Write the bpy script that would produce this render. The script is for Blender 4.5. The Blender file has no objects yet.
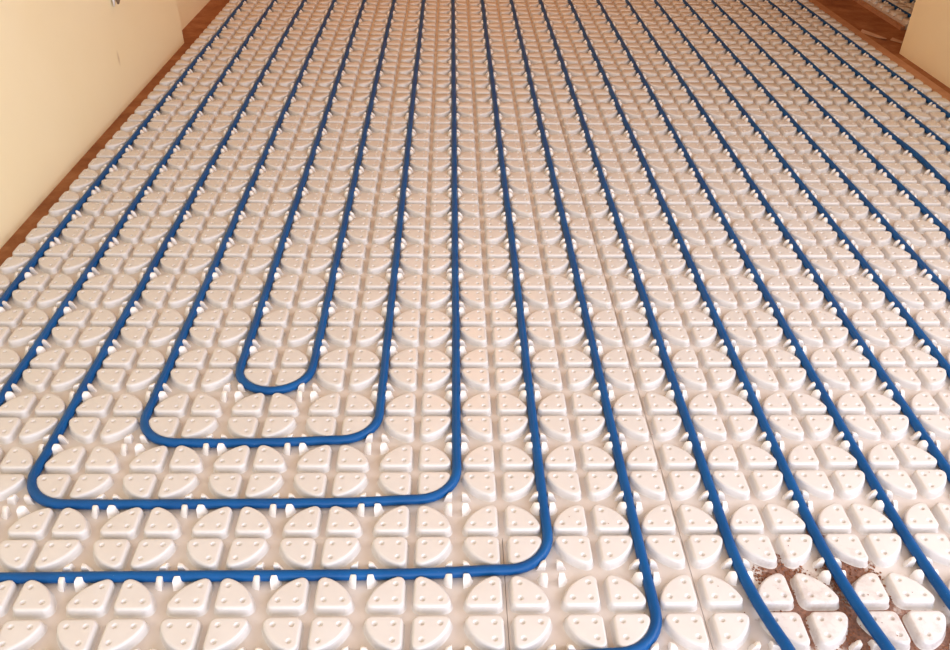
import bpy, bmesh, math, random
from mathutils import Matrix, Vector, noise

P = 0.15                       # lattice pitch of the studded panels, metres
PI = math.pi
random.seed(7)
scene = bpy.context.scene
col = scene.collection

# ------------------------------------------------------------------ camera
FPX = 819.36
PITCH, YAW, ROLL = 0.61606, 0.036169, 0.021049
CX, CY, CZ = -0.07227, -8.5389, 7.13997 + 0.06      # lattice units, z from the sheet surface
cy, sy, cp, sp = math.cos(YAW), math.sin(YAW), math.cos(PITCH), math.sin(PITCH)
fwd = Vector((sy*cp, cy*cp, -sp)); rgt = Vector((cy, -sy, 0)); up = rgt.cross(fwd)
cr, sr = math.cos(ROLL), math.sin(ROLL)
rgt, up = rgt*cr + up*sr, up*cr - rgt*sr
cam_d = bpy.data.cameras.new('camera'); cam = bpy.data.objects.new('camera', cam_d); col.objects.link(cam)
cam_d.sensor_width = 36.0; cam_d.lens = FPX/950*36.0; cam_d.clip_start = 0.02; cam_d.clip_end = 100
M = Matrix((rgt, up, -fwd)).transposed().to_4x4(); M.translation = Vector((CX, CY, CZ))*P
cam.matrix_world = M
scene.camera = cam

def project(x, y, z):          # lattice units -> photo pixels (only used to decide how much detail a piece needs)
    d = Vector((x, y, z)) - Vector((CX, CY, CZ)); w = d.dot(fwd)
    if w < 0.2: return None
    return 475 + FPX*d.dot(rgt)/w, 325 - FPX*d.dot(up)/w

# ------------------------------------------------------------------ world, light, exposure
world = bpy.data.worlds.new('world'); scene.world = world; world.use_nodes = True
bg = world.node_tree.nodes['Background']; bg.inputs[0].default_value = (0.85, 0.92, 1.0, 1); bg.inputs[1].default_value = 0.6
ld = bpy.data.lights.new('daylight_from_terrace_door', 'AREA'); ld.shape = 'RECTANGLE'
ld.size, ld.size_y = 2.6, 1.5; ld.energy = 54; ld.color = (0.86, 0.88, 1.0)
lo = bpy.data.objects.new('daylight_from_terrace_door', ld); col.objects.link(lo)
lo.location = (0.55, -2.0, 0.86); lo.rotation_euler = (math.radians(90), 0, math.radians(8))
sd = bpy.data.lights.new('added_side_fill', 'AREA'); sd.shape = 'RECTANGLE'  # unseen fill from the right, added to brighten the left wall
sd.size, sd.size_y = 1.7, 1.1; sd.energy = 43; sd.color = (0.93, 0.91, 1.0)
so = bpy.data.objects.new('added_side_fill', sd); col.objects.link(so)
so.location = (1.97, -0.55, 1.25); so.rotation_euler = (math.radians(90), 0, math.radians(90))
wd = bpy.data.lights.new('added_warm_fill', 'AREA'); wd.shape = 'DISK'; wd.size = 0.5; wd.energy = 22; wd.color = (1.0, 0.40, 0.11)  # unseen warm fill added overhead to tint the far end
wo = bpy.data.objects.new('added_warm_fill', wd); col.objects.link(wo); wo.location = (0.1, 3.1, 2.45)
scene.view_settings.view_transform = 'Standard'; scene.view_settings.look = 'None'
scene.view_settings.exposure = 0.0; scene.view_settings.gamma = 1.0; scene.view_settings.use_curve_mapping = False

# ------------------------------------------------------------------ materials
def new_mat(name):
    m = bpy.data.materials.new(name); m.use_nodes = True
    nt = m.node_tree; return m, nt, nt.nodes['Principled BSDF']
def nd(nt, t, **kw):
    n = nt.nodes.new(t)
    for k, v in kw.items(): setattr(n, k, v)
    return n
def ramp(nt, src, stops):
    r = nd(nt, 'ShaderNodeValToRGB'); e = r.color_ramp.elements
    while len(e) < len(stops): e.new(0.5)
    for el, (p, c) in zip(e, stops): el.position = p; el.color = c if len(c) == 4 else (*c, 1)
    nt.links.new(src, r.inputs[0]); return r.outputs[0]
def noise_tex(nt, scale, detail=3, rough=0.5, vec=None):
    n = nd(nt, 'ShaderNodeTexNoise'); n.inputs['Scale'].default_value = scale
    n.inputs['Detail'].default_value = detail; n.inputs['Roughness'].default_value = rough
    if vec: nt.links.new(vec, n.inputs['Vector'])
    return n.outputs['Fac']
def mixc(nt, fac, a, b, mode='MIX'):
    m = nd(nt, 'ShaderNodeMix', data_type='RGBA', blend_type=mode)
    for s, v in ((0, fac), (6, a), (7, b)):
        if hasattr(v, 'is_output'): nt.links.new(v, m.inputs[s])
        elif isinstance(v, tuple): m.inputs[s].default_value = (*v, 1)
        else: m.inputs[s].default_value = v
    return m.outputs[2]
def math_n(nt, op, a, b=None, clamp=False):
    m = nd(nt, 'ShaderNodeMath', operation=op, use_clamp=clamp)
    for i, v in enumerate((a, b)):
        if v is None: continue
        if hasattr(v, 'is_output'): nt.links.new(v, m.inputs[i])
        else: m.inputs[i].default_value = v
    return m.outputs[0]
def bump(nt, bsdf, h, strength, dist=0.002):
    b = nd(nt, 'ShaderNodeBump'); b.inputs['Strength'].default_value = strength; b.inputs['Distance'].default_value = dist
    nt.links.new(h, b.inputs['Height']); nt.links.new(b.outputs[0], bsdf.inputs['Normal'])

SOIL = [(3.6, -3.45, .62), (4.25, -3.75, .75), (4.2, -3.05, .42), (3.45, -3.0, .34), (4.85, -3.95, .5), (4.05, -2.45, .25)]   # soil spots, lattice units
def soil_mask(nt, gain):
    g = nd(nt, 'ShaderNodeNewGeometry'); pos = g.outputs['Position']; acc = None
    for (x, y, r) in SOIL:
        d = nd(nt, 'ShaderNodeVectorMath', operation='DISTANCE'); nt.links.new(pos, d.inputs[0]); d.inputs[1].default_value = (x*P, y*P, 0.01)
        v = math_n(nt, 'SUBTRACT', 1.0, math_n(nt, 'DIVIDE', d.outputs['Value'], r*P), True)
        acc = v if acc is None else math_n(nt, 'MAXIMUM', acc, v)
    n = noise_tex(nt, 55, 5, .65, pos)
    s = math_n(nt, 'ADD', math_n(nt, 'MULTIPLY', acc, gain), math_n(nt, 'MULTIPLY', math_n(nt, 'SUBTRACT', n, .62), 2.2))
    return math_n(nt, 'MULTIPLY', math_n(nt, 'MULTIPLY', s, 2.2, True), math_n(nt, 'GREATER_THAN', acc, .001)), pos
def plastic(name, c0, c1, soil_gain, soil_amt, rough):
    m, nt, b = new_mat(name)
    sm, pos = soil_mask(nt, soil_gain)
    dust = ramp(nt, noise_tex(nt, 9, 4, .6, pos), [(.35, c0), (.75, c1)])
    sc = ramp(nt, noise_tex(nt, 160, 3, .6, pos), [(.35, (.10, .028, .014)), (.7, (.30, .125, .07))])
    c = mixc(nt, math_n(nt, 'MULTIPLY', sm, soil_amt), dust, sc)
    nt.links.new(c, b.inputs['Base Color'])
    nt.links.new(math_n(nt, 'ADD', math_n(nt, 'MULTIPLY', sm, .4), rough), b.inputs['Roughness'])
    b.inputs['Specular IOR Level'].default_value = 0.5
    return m
M_STUD = plastic('white_moulded_plastic', (.635, .62, .62), (.61, .585, .57), .6, .26, .36)
M_BASE = plastic('dusty_white_plastic_sheet', (.63, .59, .575), (.57, .505, .465), 1.75, .9, .5)
M_PIN = plastic('bright_white_plastic', (.80, .78, .775), (.78, .75, .73), .3, .25, .3)

m, nt, b = new_mat('blue_heating_pipe'); M_PIPE = m
g = nd(nt, 'ShaderNodeNewGeometry')
c = ramp(nt, noise_tex(nt, 14, 3, .5, g.outputs['Position']), [(.3, (.0012, .062, .22)), (.7, (.0025, .085, .285))])
spk = ramp(nt, noise_tex(nt, 420, 2, .6, g.outputs['Position']), [(.74, (0, 0, 0)), (.80, (1, 1, 1))])
c = mixc(nt, math_n(nt, 'MULTIPLY', spk, .5), c, (.45, .55, .62))
nt.links.new(c, b.inputs['Base Color']); b.inputs['Roughness'].default_value = .36; b.inputs['Specular IOR Level'].default_value = .22

def plaster(name, c0, c1, rough=.85):
    m, nt, b = new_mat(name); g = nd(nt, 'ShaderNodeNewGeometry'); pos = g.outputs['Position']
    c = ramp(nt, noise_tex(nt, 2.3, 5, .55, pos), [(.3, c0), (.7, c1)])
    mp = nd(nt, 'ShaderNodeMapping', vector_type='TEXTURE'); nt.links.new(pos, mp.inputs[0])       # one short scuff on the left wall
    mp.inputs['Location'].default_value = (-7.97*P, 11.22*P, .97*P); mp.inputs['Scale'].default_value = (.03, .012, .032)
    ln = nd(nt, 'ShaderNodeVectorMath', operation='LENGTH'); nt.links.new(mp.outputs[0], ln.inputs[0])
    sc = math_n(nt, 'MULTIPLY', math_n(nt, 'SUBTRACT', 1.0, ln.outputs['Value'], True), .55)
    c = mixc(nt, sc, c, (.42, .30, .17))
    nt.links.new(c, b.inputs['Base Color']); b.inputs['Roughness'].default_value = rough
    bump(nt, b, noise_tex(nt, 38, 5, .6, pos), .25, .002); return m
M_WALL = plaster('cream_plaster', (.94, .85, .60), (.92, .82, .55))
M_FARWALL = plaster('warm_bounce_plaster', (.40, .17, .07), (.36, .15, .06))  # out-of-view wall, colour chosen to redden the bounced light
M_CEIL = plaster('warm_white_ceiling', (.84, .70, .50), (.80, .66, .46))
m, nt, b = new_mat('brown_screed'); M_FLOOR = m
g = nd(nt, 'ShaderNodeNewGeometry'); pos = g.outputs['Position']
c = ramp(nt, noise_tex(nt, 11, 6, .65, pos), [(.3, (.21, .07, .022)), (.5, (.29, .115, .042)), (.72, (.40, .19, .085))])
nt.links.new(c, b.inputs['Base Color']); b.inputs['Roughness'].default_value = .9
bump(nt, b, noise_tex(nt, 60, 6, .7, pos), .5, .004)
def flat(name, c0, c1, scale, rough):
    m, nt, b = new_mat(name); g = nd(nt, 'ShaderNodeNewGeometry')
    nt.links.new(ramp(nt, noise_tex(nt, scale, 4, .6, g.outputs['Position']), [(.3, c0), (.7, c1)]), b.inputs['Base Color'])
    b.inputs['Roughness'].default_value = rough; return m
M_STRIP = flat('brown_edge_foam', (.40, .20, .11), (.50, .28, .16), 20, .8)
M_SOIL = flat('red_brown_soil', (.13, .04, .02), (.40, .18, .10), 300, .95)
M_FILM = flat('torn_pale_film', (.42, .25, .16), (.55, .36, .26), 25, .4)
M_TIP = flat('grey_brown_tip', (.20, .13, .08), (.28, .19, .12), 30, .6)

# ------------------------------------------------------------------ helpers
def mesh(name, verts, faces, mat, smooth=False):
    me = bpy.data.meshes.new(name); me.from_pydata(verts, [], faces); me.update()
    if smooth: me.polygons.foreach_set('use_smooth', [True]*len(me.polygons))
    me.materials.append(mat); return me
def link(name, me, parent=None, loc=(0, 0, 0), rz=0.0):
    o = bpy.data.objects.new(name, me); col.objects.link(o); o.location = loc
    if rz: o.rotation_euler = (0, 0, rz)
    if parent: o.parent = parent
    return o
def tag(o, label=None, cat=None, group=None, kind=None):
    for k, v in (('label', label), ('category', cat), ('group', group), ('kind', kind)):
        if v: o[k] = v
    return o
def box_data(x0, x1, y0, y1, z0, z1):
    v = [(x, y, z) for z in (z0, z1) for y in (y0, y1) for x in (x0, x1)]
    return v, [(0, 2, 3, 1), (4, 5, 7, 6), (0, 1, 5, 4), (2, 6, 7, 3), (0, 4, 6, 2), (1, 3, 7, 5)]
def boxes(name, lst, mat):
    vs, fs = [], []
    for bx in lst:
        v, f = box_data(*[q*P for q in bx]); n = len(vs); vs += v; fs += [tuple(i+n for i in q) for q in f]
    return mesh(name, vs, fs, mat)
def struct(name, lst, mat, label, cat):
    return tag(link(name, boxes(name, lst, mat)), label, cat, kind='structure')

# ------------------------------------------------------------------ the room (lattice units)
FZ = -0.16                     # screed level below the sheet surface
HZ = 17.0
XL, XR, XLR = -7.97, 13.42, -8.38
YB, YF = -13.8, 28.3
YLC, YRC = 16.3, 16.0          # where the left and right walls break off
struct('floor', [(-14, 26, -23, 30, FZ-1, FZ)], M_FLOOR, 'bare brown screed floor around the white panels', 'floor')
struct('wall_left', [(XL-2.2, XL, YB-1, YLC, FZ, HZ)], M_WALL, 'cream plaster wall along the left of the panels', 'wall')
struct('wall_left_recess', [(XLR-2, XLR, YLC, YF+1, FZ, HZ)], M_WALL, 'set-back cream wall behind the left wall corner', 'wall')
struct('wall_right', [(XR, XR+1.2, YB-1, -9.6, FZ, HZ), (XR, XR+1.2, 2.2, YRC, FZ, HZ), (XR, XR+1.2, -9.6, 2.2, FZ, 4.4), (XR, XR+1.2, -9.6, 2.2, 12.2, HZ)], M_WALL, 'cream plaster wall ending at the doorway on the right', 'wall')  # gap in the near stretch is cut for the added side fill
struct('wall_far', [(-11, 25, YF, YF+1, FZ, HZ)], M_FARWALL, 'end wall beyond the panels, terracotta tint added to redden bounced light', 'wall')
struct('wall_neighbour', [(24, 25, YRC-6, YF, FZ, HZ), (XR+1.2, 24, YRC-6, YRC-5, FZ, HZ)], M_WALL, 'cream walls of the neighbouring room', 'wall')
struct('wall_back', [(XL, -7.0, YB-1, YB, FZ, HZ), (12.0, XR, YB-1, YB, FZ, HZ), (-7.0, 12.0, YB-1, YB, 11.2, HZ)], M_WALL, 'cream wall with the wide terrace opening behind the viewer', 'wall')
struct('ceiling', [(-11, 25, -23, YF+1, HZ, HZ+.6)], M_CEIL, 'warm white plaster ceiling', 'ceiling')

# ------------------------------------------------------------------ studs and pins
GC, RC, SH = .116, .377, .106
def ring(rho, z, n=5, m=8):
    """outline of the quadrant core grown by rho, lattice units"""
    bx = math.sqrt(RC*RC - GC*GC); a0 = math.atan2(GC, bx)
    pts = []
    def arc(cx, cy, a, b_, k):
        for i in range(k): 
            t = a + (b_-a)*i/(k-1); pts.append((cx+rho*math.cos(t), cy+rho*math.sin(t), z))
    arc(GC, GC, PI, 1.5*PI, n)
    arc(bx, GC, -PI/2, a0, n)
    for i in range(1, m):
        t = a0 + (PI/2-2*a0)*i/m; pts.append(((RC+rho)*math.cos(t), (RC+rho)*math.sin(t), z))
    arc(GC, bx, PI/2-a0, PI, n)
    return pts
def make_stud(name, detail):
    n, m = (6, 9) if detail else (3, 4)
    prof = [(.092, 0), (.084, .005), (.078, .016), (.071, SH-.034), (.067, SH-.018), (.059, SH-.006), (.047, SH-.001), (.038, SH)] if detail else \
           [(.086, 0), (.071, SH-.028), (.061, SH-.008), (.045, SH)]
    bm = bmesh.new(); rings = []
    for rho, z in prof: rings.append([bm.verts.new(Vector(q)*P) for q in ring(rho, z, n, m)])
    for a, b_ in zip(rings, rings[1:]):
        for i in range(len(a)):
            j = (i+1) % len(a); bm.faces.new((a[i], a[j], b_[j], b_[i]))
    if detail:
        bx = math.sqrt(RC*RC-GC*GC); holes = []
        for (hx, hy) in ((GC+.024, GC+.024), (bx-.034, GC+.026), (GC+.026, bx-.034)):
            k = 8; hr = []
            for rr, z in ((.039, SH), (.033, SH), (.028, SH-.004), (.020, SH-.017), (.010, SH-.021)):
                hr.append([bm.verts.new(Vector((hx+rr*math.cos(2*PI*i/k), hy+rr*math.sin(2*PI*i/k), z))*P) for i in range(k)])
            for a, b_ in zip(hr, hr[1:]):
                for i in range(k):
                    j = (i+1) % k; bm.faces.new((a[i], a[j], b_[j], b_[i]))
            bm.faces.new(hr[-1]); holes.append(hr[0])
        es = []
        for loop in [rings[-1]] + holes:
            for i in range(len(loop)):
                es.append(bm.edges.get((loop[i], loop[(i+1) % len(loop)])))
        bmesh.ops.triangle_fill(bm, use_beauty=True, use_dissolve=False, edges=es)
    else:
        bm.faces.new(rings[-1])
    for f in bm.faces: f.smooth = True
    bmesh.ops.recalc_face_normals(bm, faces=bm.faces)
    if sum(f.normal.z*f.calc_area() for f in bm.faces) < 0: bmesh.ops.reverse_faces(bm, faces=bm.faces)
    me = bpy.data.meshes.new(name); bm.to_mesh(me); bm.free(); me.materials.append(M_STUD); return me
STUD_A, STUD_B = make_stud('stud', True), make_stud('stud_small', False)

PO = .059
def make_pin(detail):
    """quarter-round tooth: two flat faces towards the pipe channels, outer side sloping up to the inner corner"""
    prof = [(.104, 0, 0), (.092, .015, 0), (.082, .060, -.003), (.072, .092, -.003), (.056, .110, -.001), (.034, .117, .004)] if detail else [(.100, 0, 0), (.080, .075, 0), (.042, .116, .002)]
    k = 5 if detail else 3
    vs, fs = [], []
    for (r, z, o) in prof:
        c = .010
        pl = [(o, o+c), (o+c*.3, o+c*.3), (o+c, o)]
        for i in range(k):
            t = (PI/2)*i/(k-1); pl.append((o + r*math.cos(t), o + r*math.sin(t)))
        vs += [(x*P, y*P, z*P) for x, y in pl]
    n = k+3
    for q in range(len(prof)-1):
        for i in range(n): fs.append((q*n+i, q*n+(i+1) % n, (q+1)*n+(i+1) % n, (q+1)*n+i))
    fs.append(tuple((len(prof)-1)*n+i for i in range(n)))
    me = mesh('clip_pin', vs, fs, M_PIN, True)
    bm = bmesh.new(); bm.from_mesh(me)
    for ed in bm.edges:
        if len(ed.link_faces) == 2 and ed.calc_face_angle() > .75: ed.smooth = False
    bm.to_mesh(me); bm.free(); return me
PIN_A, PIN_B = make_pin(True), make_pin(False)

def joined(name, src, places, mat, parent):
    """many small copies of one mesh welded into one part"""
    sv = [v.co.copy() for v in src.vertices]; sf = [tuple(p.vertices) for p in src.polygons]
    vs, fs = [], []
    for (x, y, rz) in places:
        c_, s_ = math.cos(rz), math.sin(rz); n = len(vs)
        vs += [(x+v.x*c_-v.y*s_, y+v.x*s_+v.y*c_, v.z) for v in sv]; fs += [tuple(i+n for i in f) for f in sf]
    o = link(name, mesh(name, vs, fs, mat, True), parent); o['kind'] = 'stuff'; return o

QUADS = [(-1, -1, 0), (1, -1, PI/2), (1, 1, PI), (-1, 1, 1.5*PI)]      # circle centre in the cell, turn
def in_view(x, y, mx=14):
    q = project(x, y, .1); return q and -mx < q[0] < 950+mx and -mx < q[1] < 650+mx
def make_panel(label, k0, k1, y0, y1, ox=0.0, oy=0.0, zoff=0.0, individual=True, trim=0.0):
    """sheet over lattice cells k0..k1 (x) and y0..y1 (y, away from the viewer)"""
    e = bpy.data.objects.new('studded_heating_panel', None); col.objects.link(e); e.empty_display_size = .1
    bx, by = (k0+k1)/2+ox, (y0+y1)/2+oy
    e.location = (bx*P, by*P, zoff*P); tag(e, label, 'floor panel', 'studded heating panels')
    hx, hy, g, gy = (k1-k0+1)/2, (y1-y0+1)/2, .003, .0006
    link('base_sheet', boxes('base_sheet', [(-hx+g, hx-g, -hy+gy+trim, hy-gy, FZ+.005-zoff, 0)], M_BASE), e)
    rest_s, rest_p = [], []
    for k in range(k0, k1+1):
        for yy in range(y0, y1+1):
            X, Y = k+ox, yy+oy; lx, ly = (X-bx), (Y-by)
            for (sx, sy_, rz) in QUADS:
                px, py = lx+sx*.5, ly+sy_*.5
                if individual and in_view(X+sx*.28, Y+sy_*.28):
                    link('stud', STUD_A if Y < 11 else STUD_B, e, (px*P, py*P, 0), rz)
                else: rest_s.append((px*P, py*P, rz))
                # rotate the tooth so that its inner corner faces the cell centre
                qx, qy = lx+sx*PO, ly+sy_*PO; prz = {(1, 1): 0, (-1, 1): PI/2, (-1, -1): PI, (1, -1): 1.5*PI}[(sx, sy_)]
                if individual and Y < 3.6 and in_view(X, Y, 4): link('clip_pin', PIN_A, e, (qx*P, qy*P, 0), prz)
                else: rest_p.append((qx*P, qy*P, prz))
    if rest_s: joined('more_studs', STUD_B, rest_s, M_STUD, e)
    if rest_p: joined('small_clip_pins', PIN_B, rest_p, M_PIN, e)
    return e

# first row under the viewer, then rows going away (y = -row index of the photo)
make_panel('wide white studded panel at the bottom left, under the longest blue cross run', -7, 0, -8, -3, oy=.02)
make_panel('narrow two-cell white panel strip between the seams at the bottom centre', 1, 2, -8, -3, oy=.02)
make_panel('white studded panel with brown soil between its studs, bottom right corner', 3, 12, -8, -3, oy=.02)
make_panel('white studded panel holding the nested blue pipe bends, left foreground', -7, 2, -2, 3, trim=.02)
make_panel('white studded panel crossed by straight pipes, right foreground beyond the soil', 3, 12, -2, 3, trim=.02)
make_panel('white studded panel beside the left wall, second beyond the pipe bends', -7, 2, 4, 9)
make_panel('white studded panel in the middle distance on the right, before the right wall', 3, 12, 4, 9)
make_panel('white studded panel at the left wall corner, far left', -7, 2, 10, 15)
make_panel('white studded panel at the right wall corner and doorway, far right', 3, 12, 10, 15)
make_panel('farthest white studded panel in view beside the left recess', -7, 2, 16, 21)
make_panel('farthest white studded panel in view opposite the doorway', 3, 12, 16, 21)
make_panel('white studded panel against the end wall, left half', -7, 2, 22, 27, individual=False)
make_panel('white studded panel against the end wall, right half', 3, 12, 22, 27, individual=False)
make_panel('white studded panel in the neighbouring room seen through the doorway', 15, 22, 19, 26, ox=.25, oy=.05)

# ------------------------------------------------------------------ blue pipes
PR, PZ = .059, .060
def sweep(name, pts, label, seed, group='blue heating pipe runs', cap=True):
    n = 12; rnd = random.Random(seed); vs, fs = [], []
    pts = [Vector(p) for p in pts]
    for i, p in enumerate(pts):
        t = (pts[min(i+1, len(pts)-1)] - pts[max(i-1, 0)]).normalized()
        s = t.cross(Vector((0, 0, 1))).normalized(); u = s.cross(t)
        for k in range(n):
            a = 2*PI*k/n; vs.append((p + s*(PR*math.cos(a)) + u*(PR*math.sin(a)))*P)
    for i in range(len(pts)-1):
        for k in range(n): fs.append((i*n+k, i*n+(k+1) % n, (i+1)*n+(k+1) % n, (i+1)*n+k))
    fs.append(tuple(range(n))[::-1]); fs.append(tuple((len(pts)-1)*n+k for k in range(n)))
    base = pts[0]*P
    vs = [Vector(v)-Vector((base.x, base.y, 0)) for v in vs]
    o = link(name, mesh(name, [tuple(v) for v in vs], fs, M_PIPE, True), None, (base.x, base.y, 0))
    me = o.data
    return tag(o, label, 'pipe', group)
def wob(x, y, seed):
    return x + .012*noise.noise(Vector((y*.35, seed*3.7, 0)))
YEND = 27.3
def u_pipe(ka, kb, yb, label, seed):
    r = .52 if kb-ka > 1 else .5; pts = []
    y = YEND; hug = .04 if kb-ka > 1 else 0.0            # the run nestles against the corner stud
    while y > yb+r+.1: pts.append((wob(ka, y, seed), y, PZ)); y -= .5
    st = 10
    for i in range(st+1):
        a = PI + (PI/2)*i/st; pts.append((ka+r+r*math.cos(a), yb+r+r*math.sin(a), PZ+.006))
    x = ka+r+.5
    while x < kb-r-.2: pts.append((x, yb + hug*math.exp(-((kb-r-x)/.55)**2) + .010*noise.noise(Vector((x*.4, seed*2.1, 5))), PZ)); x += .25
    for i in range(0 if kb-ka > 1 else 1, st+1):
        a = 1.5*PI + (PI/2)*i/st; ra = r - hug*(1-i/st)**1.5; pts.append((kb-r+r*math.cos(a), yb+r+ra*math.sin(a), PZ+.006))
    y = math.ceil((yb+r+.3)*2)/2
    while y <= YEND: pts.append((wob(kb, y, seed+.5), y, PZ)); y += .5
    return sweep('heating_pipe', pts, label, seed)
u_pipe(-3, -2, 0, 'innermost blue heating pipe, tight hairpin bend around one stud circle', 1)
u_pipe(-4, -1, -1, 'blue heating pipe bend wrapped directly around the innermost hairpin', 2)
u_pipe(-5, 0, -2, 'third blue pipe bend from the middle, both its corners in view', 3)
u_pipe(-6, 1, -3, 'blue pipe whose cross run leaves the frame at the left, fourth bend outwards', 4)
u_pipe(-7, 2, -4, 'outermost blue pipe bend, run nearest the left wall, curving off the bottom edge', 5)
BEND = {3: (-2.6, .080), 4: (-2.2, .040), 5: (-1.9, .022)}
words = ['first', 'second', 'third', 'fourth', 'fifth', 'sixth', 'seventh', 'eighth', 'ninth', 'tenth']
for i, k in enumerate(range(3, 13)):
    pts = []; y = YEND
    while y >= (-8.4 if k not in BEND else -5.4):
        x, z = wob(k, y, k), PZ
        if k == 10: h = math.exp(-((y-7.8)/1.0)**2); x += .035*h; z += .03*h            # popped up out of its clips
        if k in BEND:                                                                    # starts to swing right over the studs
            t = max(0.0, BEND[k][0]-y); h = BEND[k][1]*(t*t if t < 1.8 else 3.24+3.6*(t-1.8)); x += h; z += min(.12, .85*h)
        pts.append((x, y, z)); y -= .25
    lab = f'{words[i]} straight blue pipe run to the right of the outermost bend'
    if k == 12: lab = 'last straight blue pipe run, nearest the right wall and doorway'
    if k == 10: lab = 'third straight blue pipe run from the right wall, popped slightly out of its clips'
    sweep('heating_pipe', pts, lab, 20+k)
for i, k in enumerate((15.25, 16.25, 17.25)):
    pts = [(k+.01*noise.noise(Vector((y*.5, k, 0))), y, PZ) for y in [19.0+.5*q for q in range(16)]]
    sweep('heating_pipe', pts, ['blue pipe run nearest the threshold in the neighbouring room', 'second blue pipe run in the neighbouring room beside the jamb', 'third blue pipe run in the neighbouring room hidden by the jamb'][i], 60+i)

# ------------------------------------------------------------------ edges, scraps, soil
def strip(name, lst, mat, label, cat):
    return tag(link(name, boxes(name, lst, mat)), label, cat)
strip('edge_insulation_strip', [(12.60, 12.72, -8.5, YF-.1, FZ, -.015), (12.72, 13.05, -8.5, YF-.1, FZ, -.08)], M_STRIP, 'brown edge strip between the panels and the right wall', 'edge strip')
strip('edge_insulation_strip', [(14.58, 14.72, 18.5, 27.7, FZ, -.05)], M_STRIP, 'brown edge strip along the panel of the neighbouring room', 'edge strip')

def scrap(pts, label):
    vs, fs = [], []
    n = len(pts)
    for dz in (0, .012):
        for (x, y, z) in pts: vs.append((x*P, y*P, (z+dz)*P))
    fs.append(tuple(range(n))[::-1]); fs.append(tuple(range(n, 2*n)))
    for i in range(n): fs.append((i, (i+1) % n, n+(i+1) % n, n+i))
    return tag(link('film_scrap', mesh('film_scrap', vs, fs, M_FILM), None), label, 'film scrap', 'film scraps at the threshold')
F1, F2 = FZ+.012, FZ+.045
scrap([(13.12, 18.15, F1), (13.42, 17.55, F1), (13.56, 17.30, F1+.03), (13.62, 17.36, F2), (13.36, 17.98, F2), (13.22, 18.30, F1+.05)], 'longer torn pale film scrap on the brown threshold, nearer the panel edge')
scrap([(13.72, 17.32, F1), (13.93, 16.98, F1), (14.00, 17.02, F2), (13.82, 17.40, F1+.05)], 'shorter pale film scrap on the threshold, nearer the wall corner')

def crumbs(name, n, place, label, rmin, rmax, seed):
    rnd = random.Random(seed); vs, fs = [], []
    for _ in range(n):
        x, y, z = place(rnd); r = rnd.uniform(rmin, rmax); b0 = len(vs)
        for d in ((1, 0, 0), (-.9, .2, 0), (0, 1, .1), (.1, -1, 0), (0, 0, .8), (0, 0, -.6)):
            q = Vector(d)*r*rnd.uniform(.6, 1.25); vs.append(((x+q.x)*P, (y+q.y)*P, (z+q.z)*P))
        for f in ((0, 2, 4), (2, 1, 4), (1, 3, 4), (3, 0, 4), (2, 0, 5), (1, 2, 5), (3, 1, 5), (0, 3, 5)): fs.append(tuple(i+b0 for i in f))
    return tag(link(name, mesh(name, vs, fs, M_SOIL)), label, 'soil', kind='stuff')
def on_sheet(x, y):            # is the point free of studs and pins?
    fx, fy = (x % 1.0)-.5, (y % 1.0)-.5
    r = math.hypot(fx, fy); stud = r < .45 and abs(fx) > .04 and abs(fy) > .04
    return not stud
def place_soil(rnd):
    while True:
        x0, y0, r = rnd.choice(SOIL[:4]); a = rnd.uniform(0, 2*PI); q = r*math.sqrt(rnd.random())*.85
        x, y = x0+q*math.cos(a), y0+q*math.sin(a)
        if on_sheet(x, y): return x, y, .004
def place_specks(rnd):
    while True:
        x, y = rnd.uniform(.3, 8), rnd.uniform(-3.9, 3.5)
        if rnd.random() < math.exp(-(y+4)*.45)*(.25+.75*(x > 2.2)):
            fx, fy = (x % 1.0)-.5, (y % 1.0)-.5
            if on_sheet(x, y): return x, y, .004
            if math.hypot(fx, fy) < .38 and abs(fx) > .09 and abs(fy) > .09: return x, y, SH+.003
crumbs('soil_crumbs', 620, place_soil, 'red-brown soil crumbs lying between the studs at the bottom right', .006, .02, 3)
crumbs('soil_specks', 90, place_specks, 'scattered dark soil specks on the right foreground panels', .005, .010, 4)

# tapered tubes standing in for a dark hole in the left wall plaster
def hole_tube():
    e = bpy.data.objects.new('wall_hole_stand_in', None); col.objects.link(e)
    bx, by, bz = XL, 11.75, 2.10
    e.location = (bx*P, by*P, bz*P); tag(e, 'brown-grey tapered tip standing in for a plaster hole, left wall near the top', 'hole_tube')
    def tube(name, pts, rs, mat):
        vs, fs, n = [], [], 10
        for (p, r) in zip(pts, rs):
            for k in range(n):
                a = 2*PI*k/n; vs.append((p[0]*P + r*.6*P*math.cos(a), p[1]*P + r*P*math.sin(a), p[2]*P))
        for i in range(len(pts)-1):
            for k in range(n): fs.append((i*n+k, i*n+(k+1) % n, (i+1)*n+(k+1) % n, (i+1)*n+k))
        fs.append(tuple(range(n))[::-1]); fs.append(tuple((len(pts)-1)*n+k for k in range(n)))
        return link(name, mesh(name, vs, fs, mat, True), e)
    tube('hole_tube', [(.11, -.08, 0), (.11, -.03, .12), (.12, 0, .3), (.12, 0, 3.0)], [.03, .10, .16, .16], M_TIP)
    tube('painted_highlight', [(.06, -.22, -.02), (.06, -.19, .1), (.06, -.18, 3.0)], [.02, .05, .05], M_PIN)  # pale tube is a highlight along the left edge, made as geometry
hole_tube()
